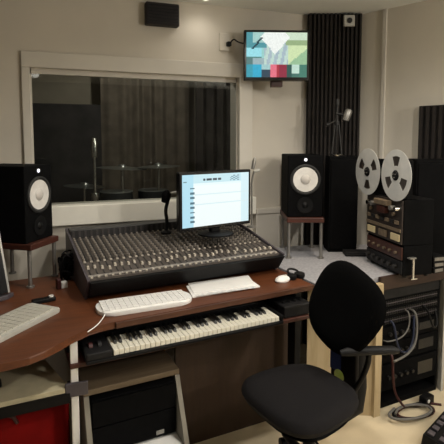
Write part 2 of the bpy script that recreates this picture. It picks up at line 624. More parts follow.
# ribbed absorber panel on the right wall
s0 = A + dv * .497
s1 = A + dv * 1.05
wd = (s1 - s0).length
angr = math.degrees(math.atan2(dv.y, dv.x))
g = thing('wall_absorber', 'dark brown ribbed absorber panel hung on the right wall', 'acoustic panel', (s0.x - nv.x * .045, s0.y - nv.y * .045, .80), angr)
MB().b2((0, .012, 0), (wd, .045, .91), .003).build('backing', 'rib', g)
r0 = MB().b2((-.009, -.004, .004), (.009, .0118, .906)).build('slat', 'rib_light', g)
for k in range(14):
    x = .02 + (wd - .04) * k / 13
    if k == 0:
        r0.location = (x, 0, 0)
    else:
        copy_part(r0, g, (x, 0, 0))

# ------------------------------------------------------------------ desks
desk_poly = [(.20, 1.815), (1.205, 1.955), (1.11, 2.72), (.02, 2.64), (-.06, 2.56), (-.75, 2.50), (-.95, 1.46), (-.19, 1.595), (-.11, 1.61), (-.06, 1.64), (-.02, 1.68), (.025, 1.728), (.09, 1.785), (.15, 1.805)]
g = thing('studio_desk', 'long brown wooden corner desk carrying the mixing console', 'desk', (.5, 2.2, 0))
T = Matrix.Translation((-.5, -2.2, 0))
MB().prism(desk_poly, .732, .76, .004).build('desktop', 'desk', g, matrix=T)
ex, ey = Vector((.9876, .157)), Vector((-.157, .9876))
# dark front edging along the keyboard side
q0, q1 = Vector((.20, 1.815)), Vector((1.205, 1.955))
MB().prism([q0 - ey * .001, q0 - ey * .014, q1 - ey * .014, q1 - ey * .001], .736, .758).build('edge_strip', 'desk_edge', g, matrix=T)
for (x, y) in ((1.10, 2.60), (.08, 2.55), (-.7, 2.4)):
    MB().b2((x - .025, y - .025, 0), (x + .025, y + .025, .732)).build('leg', 'metal_dark', g, matrix=T)
MB().b2((.022, 1.765, 0), (.050, 1.793, .7325), .003).build('leg', 'white', g, matrix=T)['label'] = 'white square metal leg'
MB().b2((.0, 1.752, .51), (.085, 1.7645, .565), .004).b2((.008, 1.765, .52), (.021, 1.80, .555), .003).build('leg_clamp', 'mauve', g, matrix=T)
a0, a1 = Vector((.50, 2.02)), Vector((1.16, 2.085))
MB().prism([a0, a1, a1 + ey * .02, a0 + ey * .02], 0, .732).build('modesty_panel', 'brown_panel', g, matrix=T)
a0 = Vector((1.115, 1.97))
MB().prism([a0, a0 + ex * .035, a0 + ex * .035 + ey * .06, a0 + ey * .06], 0, .732).build('leg', 'black', g, matrix=T)

wing_poly = [(1.224, 1.945), (1.40, 1.91), (1.55, 1.925), (1.62, 1.945), (2.10, 1.99), (2.28, 2.02), (2.05, 2.56), (1.95, 2.62), (1.60, 2.72), (1.14, 2.72)]
g = thing('side_worktop', 'grey speckled side worktop right of the console with wooden front', 'desk', (1.7, 2.3, 0))
T = Matrix.Translation((-1.7, -2.3, 0))
MB().prism(wing_poly, .735, .76, .003).build('worktop', 'wing', g, matrix=T)
e0, e1 = Vector((1.60, 1.940)), Vector((2.10, 1.985))
ed = (e1 - e0).normalized()
en = Vector((ed.y, -ed.x))
MB().prism([e0 + en * .004, e1 + en * .004, e1 + en * .022, e0 + en * .022], .688, .762, .003).build('front_edge', 'dark_edge', g, matrix=T)
MB().prism([(1.235, 2.05), (1.565, 1.915), (1.575, 1.937), (1.245, 2.072)], 0, .735).build('support_panel', 'pale_wood', g, matrix=T)
MB().prism([(1.56, 1.895), (1.605, 1.899), (1.603, 1.93), (1.558, 1.925)], 0, .735, .002).build('leg', 'pale_wood', g, matrix=T)
MB().prism([(2.105, 1.97), (2.125, 1.972), (2.19, 2.28), (2.17, 2.28)], 0, .735).build('side_panel', 'grey_case', g, matrix=T)
for (x, y) in ((1.2, 2.64), (1.9, 2.58)):
    MB().b2((x - .02, y - .02, 0), (x + .02, y + .02, .735)).build('leg', 'metal_dark', g, matrix=T)


# ------------------------------------------------------------------ monitor speakers and their stands
def speaker(loc, rot, label):
    g = thing('studio_speaker', label, 'speaker', loc, rot, 'white-coned studio monitor speakers')
    W, Dp, Hh = .218, .30, .385
    MB().b2((-W / 2, 0, 0), (W / 2, Dp, Hh), .006).build('cabinet', 'black_matte', g)
    cz = .235
    MB().lathe([(.094, -.001), (.094, .006), (.086, .009), (.078, .006), (.074, .0), (.074, -.001)], (0, 0, cz), (0, -1, 0), 40).build('surround', 'rubber', g, True)
    c = MB().lathe([(.076, .004), (.030, -.0095 + .012), (.0, .0025), (0, .0005), (.078, .0005)], (0, 0, cz), (0, -1, 0), 40)
    c.build('woofer_cone', 'cone', g, True)
    MB().lathe([(.031, .003), (.027, .008), (.015, .0125), (0, .014)], (0, 0, cz), (0, -1, 0), 28).build('dust_cap', 'cap', g, True)
    MB().lathe([(.05, -.001), (.05, .004), (.042, .004), (.02, .001), (.016, .006), (0, .010)], (0, 0, .075), (0, -1, 0), 32).build('tweeter', 'black', g, True)
    b = MB()
    b.cyl((0, -.0005, .357), (0, -.003, .357), .0095, n=20)
    for k in range(3):
        a = PI / 2 + k * 2 * PI / 3
        b.cyl((0, -.0032, .357), (.009 * math.cos(a), -.0032, .357 + .009 * math.sin(a)), .0014, n=6)
    b.build('emblem', 'led', g)
    return g


def shelf_stand(loc, rot, zt, zb, label, legs):
    g = thing('speaker_stand', label, 'speaker stand', loc, rot, 'wooden-topped speaker stands')
    MB().b2((-.115, -.03, zt - zb - .03), (.115, .31, zt - zb), .004).build('shelf', 'red_wood', g)
    for (x, y) in legs:
        MB().cyl((x, y, 0), (x, y, zt - zb - .03), .010, n=14).cyl((x, y, 0), (x, y, .008), .02, n=14).build('leg', 'metal', g, True)
    return g


RS = (1.428, 2.42)
speaker((RS[0], RS[1], 1.016), -20, 'black speaker with white cone on wooden stand, right of the console')
shelf_stand((RS[0], RS[1], .76), -20, 1.016, .76, 'wooden-topped metal stand under the right speaker, on the grey worktop', ((-.10, -.01), (.10, -.01), (-.10, .27), (.10, .27)))
LS = (-.098, 2.47)
speaker((LS[0], LS[1], .982), 56, 'black speaker with white cone on wooden stand, left of the window')
shelf_stand((LS[0], LS[1], .76), 56, .982, .76, 'dark red wooden stand with metal legs under the left speaker', ((-.09, .0), (.105, -.005), (-.09, .25), (.09, .25)))

# tall black cabinet behind, with the microphone on top
g = thing('loudspeaker_cabinet', 'tall plain black loudspeaker cabinet between right speaker and tape machine', 'speaker', (1.735, 2.46, .76), -20)
MB().b2((-.094, 0, 0), (.094, .13, .63), .005).build('cabinet', 'black_matte', g)
MB().b2((-.085, -.006, .02), (.085, -.0005, .61), .004).build('grille', 'black_matte', g)

g = thing('desk_microphone', 'dark microphone on a small tripod with shiny round base, on the tall black cabinet', 'microphone', (1.715, 2.52, 1.39), -20)
MB().lathe([(0, 0), (.046, 0), (.048, .006), (.040, .012), (.012, .02), (0, .02)]).build('base', 'chrome', g, True)
for (x0, x1) in ((-.032, -.012), (.032, .012), (.0, .0)):
    MB().cyl((x0, .02 if x0 == 0 else -.01, .014), (x1, 0, .21), .0055, n=10).build('tripod_leg', 'metal_dark', g, True)
MB().cyl((0, 0, .17), (0, 0, .33), .008, n=12).lathe([(0, .20), (.018, .203), (.018, .225), (0, .228)]).build('post', 'metal_dark', g, True)
MB().cyl((-.005, 0, .275), (.05, -.02, .265), .010, n=12).build('boom_arm', 'metal_dark', g, True)
MB().lathe([(0, -.034), (.021, -.03), (.024, 0), (.024, .03), (.018, .044), (0, .048)], (.058, -.022, .258), (.35, 0, 1)).build('microphone_head', 'metal', g, True)
MB().lathe([(0, -.02), (.014, -.018), (.016, 0), (.012, .022), (0, .026)], (0, 0, .345)).build('finial', 'metal_dark', g, True)
MB().cyl((-.055, .0, .205), (0, 0, .235), .006, n=10).lathe([(0, -.012), (.013, -.008), (.013, .008), (0, .012)], (-.058, 0, .205), (1, 0, .4)).build('side_clip', 'metal_dark', g, True)

# ------------------------------------------------------------------ mixing console
CW, CD = 1.06, .645
g = thing('mixing_console', 'wide multi-channel mixing console with rows of knobs and faders', 'mixing console', (.106, 2.055, .76), 7)
z0, z1 = .105, .185       # height of the surface at the front and at the back
ya, yb = .02, .545


def surf(y):
    return z0 + (z1 - z0) * (y - ya) / (yb - ya)


sl = math.atan2(z1 - z0, yb - ya)
RX = Matrix.Rotation(sl, 3, 'X')
MB().hull([(0.012, .09, .0), (CW - .012, .09, 0), (CW - .012, CD, 0), (.012, CD, 0)], [(.012, .0, z0 - .012), (CW - .012, 0, z0 - .012), (CW - .012, CD, z1 + .01), (.012, CD, z1 + .01)]).build('body', 'black_matte', g)
for x in (0, CW - .0115):
    MB().hull([(x, .07, 0), (x + .0115, .07, 0), (x + .0115, CD + .005, 0), (x, CD + .005, 0)], [(x, -.012, z0 + .004), (x + .0115, -.012, z0 + .004), (x + .0115, CD + .005, z1 + .045), (x, CD + .005, z1 + .045)]).build('side_cheek', 'mauve', g)
MB().hull([(.012, .03, .022), (CW - .012, .03, .022), (CW - .012, .06, .022), (.012, .06, .022)], [(.012, -.03, z0 - .004), (CW - .012, -.03, z0 - .004), (CW - .012, -.0005, z0 - .004), (.012, -.0005, z0 - .004)]).build('armrest', 'black', g)
MB().hull([(.013, ya, z0 - .010), (CW - .013, ya, z0 - .010), (CW - .013, yb, z1 - .010), (.013, yb, z1 - .010)], [(.013, ya, z0), (CW - .013, ya, z0), (CW - .013, yb, z1), (.013, yb, z1)]).build('control_surface', 'panel_grey', g)
NCH = 32
cx = lambda k: .013 + (CW - .026) * (k + .5) / NCH
pitch = (CW - .026) / NCH
b = MB()
for k in range(NCH):
    for (y0, y1, wdt) in ((.07, .20, .0035), (.215, yb - .01, .006)):
        ym = (y0 + y1) / 2
        b.box((cx(k) + (pitch * .36 if wdt > .004 else 0), ym, surf(ym) + .0006), (wdt * 1.6, (y1 - y0) / math.cos(sl), .0016), RX)
b.build('channel_stripes', 'panel_dark', g)
ym = .052
MB().box((CW / 2, ym, surf(ym) + .0008), (CW - .03, .018, .0016), RX).build('scribble_strip', 'strip', g)
MB().b2((.013, yb + .004, z1 - .02), (CW - .013, CD - .004, z1 + .048), .004).build('meter_bridge', 'panel_dark', g)
b = MB()
for k in range(NCH):
    b.b2((cx(k) - .006, yb + .0005, z1 + .004), (cx(k) + .006, yb + .0042, z1 + .040))
b.build('meter_windows', 'knob_dark', g)
# faders: a cap each, copied along the console
cap = MB().hull([(-.0062, -.011, 0), (.0062, -.011, 0), (.0062, .011, 0), (-.0062, .011, 0)], [(-.005, -.008, .012), (.005, -.008, .012), (.005, .008, .012), (-.005, .008, .012)]).build('fader', 'fader_cap', g)
cap.rotation_euler = (sl, 0, 0)
for k in range(NCH):
    y = .095 + .05 * random.random() if k < 26 else .085 + .02 * random.random()
    loc = (cx(k), y, surf(y) + .0015)
    if k == 0:
        cap.location = loc
    else:
        copy_part(cap, g, loc)
btn = MB().b2((-.006, -.0045, 0), (.006, .0045, .007), .001).build('channel_button', 'fader_cap', g)
btn.rotation_euler = (sl, 0, 0)
for r, y in enumerate((.030, .205)):
    for k in range(NCH):
        loc = (cx(k) - .003, y, surf(y) + .001)
        if r == 0 and k == 0:
            btn.location = loc
        else:
            copy_part(btn, g, loc)
kn = MB().lathe([(.0076, 0), (.0068, .012), (.0058, .0145), (0, .015)], n=12).build('knob', 'knob', g, True)
kn.rotation_euler = (sl, 0, 0)
rows = [.230, .262, .294]
first = True
for y in rows:
    for k in range(NCH):
        loc = (cx(k) - .003, y, surf(y) + .0005)
        if first:
            kn.location = loc
            first = False
        else:
            copy_part(kn, g, loc)
b = MB()
for j, y in enumerate((.326, .358, .390, .422, .454, .486, .520)):
    for k in range(NCH):
        b.lathe([(.0076, 0), (.0066, .012), (.0056, .0145), (0, .015)], (cx(k) - .003, y, surf(y) + .0005), (0, -math.sin(sl), math.cos(sl)), 8)
b.build('knob_rows', 'knob', g, True)['kind'] = 'stuff'

# computer monitor behind the console
g = thing('computer_monitor', 'black computer monitor with a white screen, standing on the console', 'monitor', (.825, 2.37, .965), 14)
mw, mh = .475, .322
mz = .037
MB().b2((-mw / 2, -.012, mz), (mw / 2, .028, mz + mh), .006).build('bezel', 'black_gloss', g)


def pc_pic(s, t):
    t2 = 1 - t
    c = (228, 244, 246)
    e = abs(s - .5) * 2
    if t2 < .16:
        c = (196, 228, 236)
    if s < .16:
        c = (176, 220, 236)
    if t2 > .2 and s > .16:
        c = (236, 246, 246)
    if s > .88:
        c = (212, 236, 242)
    # illegible title smudge and channel name rows
    if .085 < t2 < .135 and .29 < s < .56 and (int(s * 60) % 5):
        c = (52, 66, 76)
    if .05 < t2 < .14 and .70 < s < .84 and (int(s * 47 + t2 * 70) % 3 == 0):
        c = (120, 150, 165)
    if .13 < t2 < .155 and .02 < s < .07:
        c = (100, 140, 150)
    if .105 < s < .165 and t2 > .24 and t2 < .97:
        q = ((t2 - .24) / .092) % 1
        if q < .42:
            c = (78, 112, 126)
    if s > .17 and t2 > .2 and ((t2 - .2) / .092) % 1 < .07:
        c = (214, 234, 238)
    return lin(c)


p = picture(64, 48, pc_pic, mw - .032, mh - .036, g, 'screen', 'screen_pc')
p.location = (0, -.0135, mz + .020)
MB().b2((-.03, .0, .012), (.03, .03, mz + .05), .006).build('stand_neck', 'black', g)
MB().lathe([(0, 0), (.10, 0), (.10, .008), (.06, .014), (0, .014)], n=36).build('stand_base', 'black', g, True)

# thin stand right of the monitor
g = thing('gooseneck_stand', 'slim silver gooseneck microphone stand, right of the computer monitor', 'mic stand', (1.112, 2.52, .958), 0)
MB().lathe([(0, 0), (.03, 0), (.03, .008), (.01, .014), (0, .014)]).build('base', 'metal', g, True)
MB().tube([(0, 0, .01), (.0, 0, .16), (-.002, 0, .28), (.012, -.005, .345)], .006, 10, 2).build('stem', 'metal', g, True)
MB().cyl((.012, -.005, .345), (.045, -.015, .352), .010, n=12).build('clip', 'grey_case', g, True)
MB().lathe([(0, -.03), (.010, -.026), (.012, .02), (.008, .042), (0, .046)], (.008, -.006, .385), (.2, 0, 1)).build('capsule', 'metal', g, True)

# small black mic left of the monitor
g = thing('talkback_microphone', 'small black talkback microphone standing left of the computer monitor', 'microphone', (.56, 2.46, .968), 10)
MB().lathe([(0, 0), (.03, 0), (.032, .012), (.012, .02), (0, .02)]).build('base', 'black', g, True)
MB().tube([(0, 0, .015), (.008, 0, .07), (-.004, 0, .13), (.01, -.005, .185)], .010, 10, 2).build('stem', 'black', g, True)
MB().lathe([(0, -.035), (.022, -.03), (.026, 0), (.024, .022), (.012, .036), (0, .038)], (.0, -.006, .21), (.1, -.3, 1)).build('head', 'black_matte', g, True)
MB().cyl((.015, -.006, .225), (.075, .0, .23), .009, n=12).build('arm', 'grey_case', g, True)

# ------------------------------------------------------------------ things on the main desk
# white computer keyboard with rounded ends
def rounded(w_, d_, r, n=6):
    out = []
    for (cx_, cy_, a0) in ((w_ - r, d_ - r, 0), (r, d_ - r, 90), (r, r, 180), (w_ - r, r, 270)):
        for k in range(n + 1):
            a = math.radians(a0 + 90 * k / n)
            out.append((cx_ + r * math.cos(a), cy_ + r * math.sin(a)))
    return out


def keyboard(label, loc, rot, w_, d_, r, mc, mk):
    g = thing('computer_keyboard', label, 'keyboard', loc, rot)
    MB().prism(rounded(w_, d_, r), 0, .018, .004).build('case', mc, g, True)
    b = MB()
    nx = 15
    for j in range(5):
        for i in range(nx):
            x = .02 + (w_ - .04) * (i + .5) / nx
            y = .018 + (d_ - .036) * (j + .5) / 5
            b.box((x, y, .0205), ((w_ - .04) / nx * .93, (d_ - .036) / 5 * .93, .006))
    b.build('keycaps', mk, g)
    return g


g = keyboard('white rounded computer keyboard lying in front of the console', (.140, 1.868, .7605), 3.5, .425, .165, .065, 'white', 'white')
MB().tube([(.03, .02, .012), (.01, -.02, .004), (-.02, -.075, .003), (-.06, -.12, .003)], .0022, 8, 2).build('cable', 'white', g, True)

# papers right of it
g = thing('paper_stack', 'loose white papers on the desk right of the white keyboard', 'papers', (.575, 1.945, .7605), 9)
MB().prism([(.0, .025), (.36, .0), (.385, .165), (.04, .185)], 0, .006).build('lower_sheets', 'paper', g)
MB().prism([(.02, .05), (.35, .03), (.40, .175), (.06, .205)], .0065, .010).build('top_sheet', 'paper', g)
MB().prism([(.02, .018), (.33, -.012), (.332, .012), (.02, .044)], .0065, .008).build('printed_sheet', 'paper_grey', g)

g = thing('computer_mouse', 'white computer mouse on the right end of the wooden desk', 'mouse', (1.082, 2.050, .7605), 20)
MB().lathe([(.0, .0), (.034, .0), (.038, .008), (.034, .018), (.02, .027), (0, .030)], n=28).build('shell', 'white', g, True, Matrix.Diagonal((1.25, .8, 1, 1)))
MB().b2((.012, -.006, .024), (.03, .006, .030), .002).build('scroll_wheel', 'grey_case', g)

g = thing('headphones', 'small black headphones lying on the desk beside the white mouse', 'headphones', (1.172, 2.075, .7605), 15)
for x in (-.03, .03):
    MB().lathe([(0, 0), (.026, 0), (.030, .008), (.028, .022), (.016, .028), (0, .028)], (x, 0, 0), (0, 0, 1), 24).build('ear_cup', 'black', g, True)
MB().tube([(-.03, .0, .022), (-.032, .03, .034), (0, .05, .040), (.032, .03, .034), (.03, 0, .022)], .006, 8, 2).build('headband', 'charcoal', g, True)

# left desk: keyboard and small things
g = keyboard('worn pale grey computer keyboard on the left end of the desk', (-.135, 2.115, .7605), 229, .46, .17, .012, 'grey_case', 'grey_key')
g = thing('pocket_recorder', 'small black gadget with a pale button behind the grey keyboard', 'gadget', (-.075, 2.155, .7605), 15)
MB().b2((-.055, -.018, 0), (.045, .018, .018), .004).build('body', 'black', g)
MB().lathe([(0, 0), (.011, 0), (.011, .006), (0, .007)], (.028, 0, .0182)).build('button', 'cone', g, True)
g = thing('desk_cube', 'tiny pale cube with a dark red side on the left desk by the console', 'small box', (.005, 2.33, .7605), 20)
MB().b2((-.012, -.014, 0), (.02, .014, .032), .003).build('box', 'cone', g)
MB().b2((-.032, -.014, 0), (-.0125, .014, .05), .003).build('red_block', 'cable_red', g)

# display at the far left, seen from its silver right-hand edge
g = thing('desk_display', 'black display with a silver edge, leaning back at the far left of the desk', 'display', (-.235, 2.25, .7605), 0)
d0, lean, back_ = Vector((-.36, -.16, 0)), Vector((-.05, .05, .36)), Vector((-.012, .027, 0))
q = Vector((0, 0, .03))
MB().hull([q, q + d0, q + d0 + back_, q + back_], [q + lean, q + lean + d0, q + lean + d0 + back_, q + lean + back_]).build('bezel', 'black_gloss', g)
e_ = Vector((.0085, .004, 0))
MB().hull([q + e_ * .06, q + e_, q + e_ + back_, q + e_ * .06 + back_], [q + lean + e_ * .06, q + lean + e_, q + lean + e_ + back_, q + lean + e_ * .06 + back_]).build('silver_edge', 'metal', g)
MB().prism([(.0, -.01), (.02, .03), (-.32, -.06), (-.36, -.20), (-.30, -.21)], 0, .022, .004).build('foot', 'mauve', g)

# loose black cables behind the desk corner
b = MB()
for k in range(14):
    pts = [(-.01 + .055 * random.random(), 2.44 + .05 * random.random(), .764)]
    for j in range(5):
        pts.append((-.02 + .09 * random.random(), 2.42 + .10 * random.random(), .79 + .13 * random.random()))
    pts.append((.03 + .03 * random.random(), 2.50, .77))
    b.tube(pts, .005, 6, 2)
tag(b.build('cable_bundle', 'black', None, True), 'tangle of black cables behind the desk, below the left speaker', 'cables')

# ------------------------------------------------------------------ piano keyboard on its tray
g = thing('keyboard_tray', 'dark reddish wooden tray holding the piano keyboard under the desk', 'tray', (.170, 1.757, .620), 6)
MB().b2((-.15, .012, .0), (.98, .30, .018), .003).build('board', 'red_wood', g)
for x in (-.145, .955):
    MB().b2((x, .12, .0183), (x + .014, .28, .1035), .003).build('bracket', 'black', g)

g = thing('piano_keyboard', 'five-octave electronic piano keyboard on the tray under the desk edge', 'piano keyboard', (.183, 1.750, .6385), 6)
MB().b2((-.105, -.014, 0), (.790, .205, .014), .004).build('case', 'black', g)
MB().b2((-.105, .155, .0142), (.790, .205, .055), .005).build('control_panel', 'black', g)
MB().b2((-.105, -.012, .0142), (-.006, .150, .042), .005).build('end_block', 'charcoal', g)
MB().b2((.773, -.012, .0142), (.790, .150, .042), .004).build('end_block', 'black', g)
for x, m in ((-.085, 'cable_red'), (-.05, 'charcoal')):
    MB().cyl((x, .06, .036), (x + .014, .06, .036), .020, n=20).build('wheel', m, g, True)
NW = 36
kw = .770 / NW
wk = MB().b2((0, 0, 0), (kw * .93, .135, .022), .0015, 1).build('white_key', 'key_white', g)
for k in range(NW):
    loc = (kw * k, -.006, .0145)
    if k == 0:
        wk.location = loc
    else:
        copy_part(wk, g, loc)
bk = MB().hull([(-.0058, 0, 0), (.0058, 0, 0), (.0058, .088, 0), (-.0058, .088, 0)], [(-.0045, .010, .012), (.0045, .010, .012), (.0045, .088, .012), (-.0045, .088, .012)]).build('black_key', 'key_black', g)
first = True
for k in range(NW - 1):
    if k % 7 in (0, 1, 3, 4, 5):
        loc = (kw * (k + 1) - .001, .047, .0367)
        if first:
            bk.location = loc
            first = False
        else:
            copy_part(bk, g, loc)

g = thing('audio_interface', 'flat black box at the right end of the piano keyboard', 'audio device', (1.000, 1.868, .6385), 6)
MB().b2((-.002, .0, 0), (.155, .17, .058), .006).build('body', 'charcoal', g)
b = MB()
for i in range(4):
    b.lathe([(.009, 0), (.008, .010), (0, .011)], (.025 + i * .033, .05, .0582), (0, 0, 1), 12)
b.build('knobs', 'black', g, True)

# ------------------------------------------------------------------ below the desk, left
g = thing('equipment_rack', 'low tan wooden equipment rack standing below the piano keyboard', 'rack', (.27, 1.80, 0), 6)
MB().b2((-.20, .02, .475), (.205, .45, .50), .003).build('top_board', 'tan_wood', g)
for x in (-.20, .185):
    MB().hull([(x, -.20, 0), (x + .02, -.20, 0), (x + .02, .45, 0), (x, .45, 0)], [(x, .02, .4745), (x + .02, .02, .4745), (x + .02, .45, .4745), (x, .45, .4745)]).build('side_board', 'board_grey', g)
MB().b2((-.179, -.14, .20), (.1845, .45, .222), .003).build('shelf', 'white', g)
g = thing('rack_amplifier', 'black rack amplifier inside the low tan wooden rack', 'amplifier', (.27, 1.80, .2225), 6)
MB().b2((-.172, .01, 0), (.180, .42, .235), .004).build('body', 'black_matte', g)
MB().b2((-.172, -.002, .01), (.180, .009, .12), .002).build('front_panel', 'black_matte', g)
MB().b2((-.172, -.002, .125), (.180, .009, .23), .002).build('front_panel', 'black_matte', g)
MB().b2((.09, -.006, .022), (.125, -.0025, .04), .001).build('badge', 'metal', g)

g = thing('side_shelf', 'pale beige low shelf board under the left desk', 'shelf', (-.28, 1.85, 0), 4)
MB().prism([(-.5, -.125), (.29, -.115), (.215, .16), (-.5, .16)], .53, .55, .002).build('board', 'cream', g)
MB().prism([(-.5, -.13), (.29, -.12), (.288, -.10), (-.5, -.108)], .49, .5295).build('front_rail', 'black', g)
for x in (-.48, .17):
    MB().b2((x, .125, 0), (x + .03, .155, .5298)).build('leg', 'metal_dark', g)
g = thing('phone', 'small black phone lying on the beige shelf at the left edge', 'phone', (-.255, 1.86, .5505), 10)
MB().b2((-.05, -.022, 0), (.025, .022, .018), .004).build('body', 'black', g)
MB().b2((-.042, -.016, .0182), (.017, .016, .0192)).build('screen', 'black_gloss', g)
g = thing('red_bag', 'bright red bag standing under the beige shelf at lower left', 'bag', (-.25, 1.90, .13), 3)
MB().b2((-.40, -.08, 0), (.262, .06, .335), .03, 3).build('body', 'red', g, True)
MB().tube([(-.1, -.082, .28), (-.08, -.095, .33), (.05, -.095, .33), (.07, -.082, .28)], .007, 8, 2).build('handle', 'cable_red', g, True)
g = thing('white_crate', 'white low crate beneath the red bag at lower left', 'crate', (-.25, 1.90, 0), 3)
MB().b2((-.42, -.12, 0), (.28, .06, .125), .008).build('body', 'white', g)
MB().b2((-.42, -.126, .10), (.28, -.1205, .125), .003).build('rim', 'white', g)

# ------------------------------------------------------------------ tape machine on the side worktop
g = thing('tape_machine', 'reel-to-reel tape machine with two silver reels, facing left', 'tape machine', (1.725, 2.045, .76), -98)
# local axes: +X runs towards the camera along the face, -Y is the outward face (world -X)
MB().b2((-.185, 0, .175), (.172, .18, .42), .004).build('case', 'black_matte', g)
MB().b2((-.182, -.010, .180), (.169, -.0005, .415), .002).build('deck_plate', 'deck', g)
MB().b2((-.16, .010, .421), (.17, .05, .625), .004).build('reel_panel', 'black_matte', g)
REELZ = .548


def flange(rot, cxx, y):
    b = MB()
    bm = b.bm
    n = 72
    R0, R1, R2, R3 = .020, .050, .102, .137
    wins = [rot + k * 120 for k in range(3)]

    def hole(a):
        return any(abs((a - w_ + 180) % 360 - 180) < 22 for w_ in wins)
    th = .0016
    rings = {}
    for side, yy in ((0, y), (1, y + th)):
        for r in (R0, R1, R2, R3):
            rings[(side, r)] = [bm.verts.new((cxx + r * math.cos(2 * PI * k / n), yy, REELZ + r * math.sin(2 * PI * k / n))) for k in range(n)]
    for side in (0, 1):
        for ra, rb in ((R0, R1), (R1, R2), (R2, R3)):
            for k in range(n):
                if ra == R1 and hole(360 * (k + .5) / n):
                    continue
                k2 = (k + 1) % n
                bm.faces.new((rings[(side, ra)][k], rings[(side, ra)][k2], rings[(side, rb)][k2], rings[(side, rb)][k]))
    for r in (R0, R3):
        for k in range(n):
            k2 = (k + 1) % n
            bm.faces.new((rings[(0, r)][k], rings[(0, r)][k2], rings[(1, r)][k2], rings[(1, r)][k]))
    for k in range(n):
        h1, h0 = hole(360 * (k + .5) / n), hole(360 * (k - .5) / n)
        k2 = (k + 1) % n
        if h1:
            for r in (R1, R2):
                bm.faces.new((rings[(0, r)][k], rings[(0, r)][k2], rings[(1, r)][k2], rings[(1, r)][k]))
        if h1 != h0:
            bm.faces.new((rings[(0, R1)][k], rings[(0, R2)][k], rings[(1, R2)][k], rings[(1, R1)][k]))
    return b


for cxx, rot in ((-.155, 30), (.132, 90)):
    rl = flange(rot + (0 if cxx < 0 else 0), cxx, -.030).build('reel', 'reel', g)
    rl['label'] = 'silver tape reel with three cut-out windows'
    MB().lathe([(.022, -.0), (.105, .0), (.105, .010), (.022, .010)], (cxx, -.0285 + .012, REELZ), (0, -1, 0), 48).build('tape_pack', 'tape', rl, True)
    MB().lathe([(.0, -.012), (.028, -.012), (.028, .006), (.022, .012), (0, .012)], (cxx, -.026, REELZ), (0, -1, 0), 24).build('hub', 'black', rl, True)
    for a in (0, 120, 240):
        q = math.radians(a + rot + 60)
        MB().cyl((cxx + .012 * math.cos(q), -.0385, REELZ + .012 * math.sin(q)), (cxx + .012 * math.cos(q), -.041, REELZ + .012 * math.sin(q)), .004, n=10).build('screw', 'metal', rl, True)
    MB().cyl((cxx, -.014, REELZ), (cxx, .012, REELZ), .018).build('spindle', 'metal', g, True)
# head block and transport
MB().b2((-.055, -.045, .375), (.075, -.0105, .405), .004).build('head_cover', 'bronze', g)
MB().b2((-.03, -.04, .33), (.05, -.0105, .370), .003).build('head_block', 'mahogany', g)
for x, m in ((-.135, 'chrome'), (-.09, 'metal'), (.10, 'metal'), (.145, 'chrome')):
    MB().cyl((x, -.0105, .37), (x, -.04, .37), .013, n=18).build('guide_roller', m, g, True)
for k in range(7):
    x = -.15 + k * .047
    MB().b2((x - .017, -.02, .285), (x + .017, -.0105, .305), .002).build('transport_button', ('bronze', 'metal_dark')[k % 2], g)
for x in (-.13, -.02, .10):
    MB().cyl((x, -.0105, .335), (x, -.022, .335), .010, n=16).build('tension_knob', 'bronze', g, True)
MB().b2((-.175, -.016, .245), (.165, -.0105, .262), .001).build('trim_strip', 'bronze', g)
for x in (-.12, .0, .12):
    MB().b2((x - .04, -.018, .195), (x + .04, -.0105, .232), .002).build('level_meter', 'lit_meter' if x != 0 else 'bronze', g)

# rack effects unit under the tape machine
g = thing('effects_unit', 'dark reddish wooden-cased amplifier under the reel-to-reel tape machine', 'amplifier', (1.725, 2.045, .76), -98)
MB().b2((-.19, .004, .012), (.172, .18, .173), .004).build('case', 'black_matte', g)
MB().b2((-.18, -.006, .095), (.168, .0035, .165), .002).build('face_plate', 'mahogany', g)
MB().b2((-.18, -.006, .020), (.168, .0035, .088), .002).build('face_plate', 'charcoal', g)
for k in range(6):
    x = -.15 + k * .055
    MB().cyl((x, -.0062, .055), (x, -.024, .055), .012, n=16).build('knob', 'metal_dark', g, True)
    MB().cyl((x, -.0062, .13), (x, -.02, .13), .008, n=14).build('knob', 'bronze', g, True)
for (x, y) in ((-.17, .03), (.15, .03), (-.17, .16), (.15, .16)):
    MB().cyl((x, y, 0), (x, y, .0125), .012, n=14).build('foot', 'rubber', g, True)

# black box behind the tape machine, at the right edge
g = thing('black_speaker_box', 'large black speaker box at the right edge, beside the tape machine', 'speaker', (2.055, 2.035, .76), -24)
MB().b2((-.10, -.0, .0), (.10, .16, .62), .006).build('cabinet', 'black_matte', g)
MB().b2((-.09, -.008, .02), (.09, -.0005, .60), .004).build('grille', 'black_matte', g)
for k in range(3):
    g = thing('cassette_box', ['lower', 'middle', 'topmost'][k] + ' of three small dark boxes with grey labels beside the tape machine', 'box', (1.965, 1.885, .7605 + k * .0315), 6 - 5 * k, 'small boxes beside the tape machine')
    MB().b2((-.04, 0, 0), (.04, .09, .03), .003).build('case', 'black', g)
    MB().b2((-.032, -.0025, .006), (.03, -.0003, .024)).build('spine_label', 'metal', g)
g = thing('tape_stand', 'short silver bracket at the near corner of the tape machine', 'bracket', (1.745, 1.845, .7605), 0)
MB().b2((-.006, -.006, 0), (.006, .006, .11), .002).b2((-.02, -.012, 0), (.02, .012, .006)).build('post', 'chrome', g)
MB().b2((-.03, -.012, .1105), (.012, .012, .117), .001).build('top_plate', 'metal', g)

g = thing('slim_case', 'slim black case lying on the grey worktop before the tall cabinet', 'case', (1.78, 2.37, .7605), -22)
MB().b2((-.08, -.05, 0), (.08, .045, .026), .004).build('body', 'charcoal', g)
MB().b2((-.075, -.052, .010), (.075, -.0503, .016)).build('seam', 'metal_dark', g)

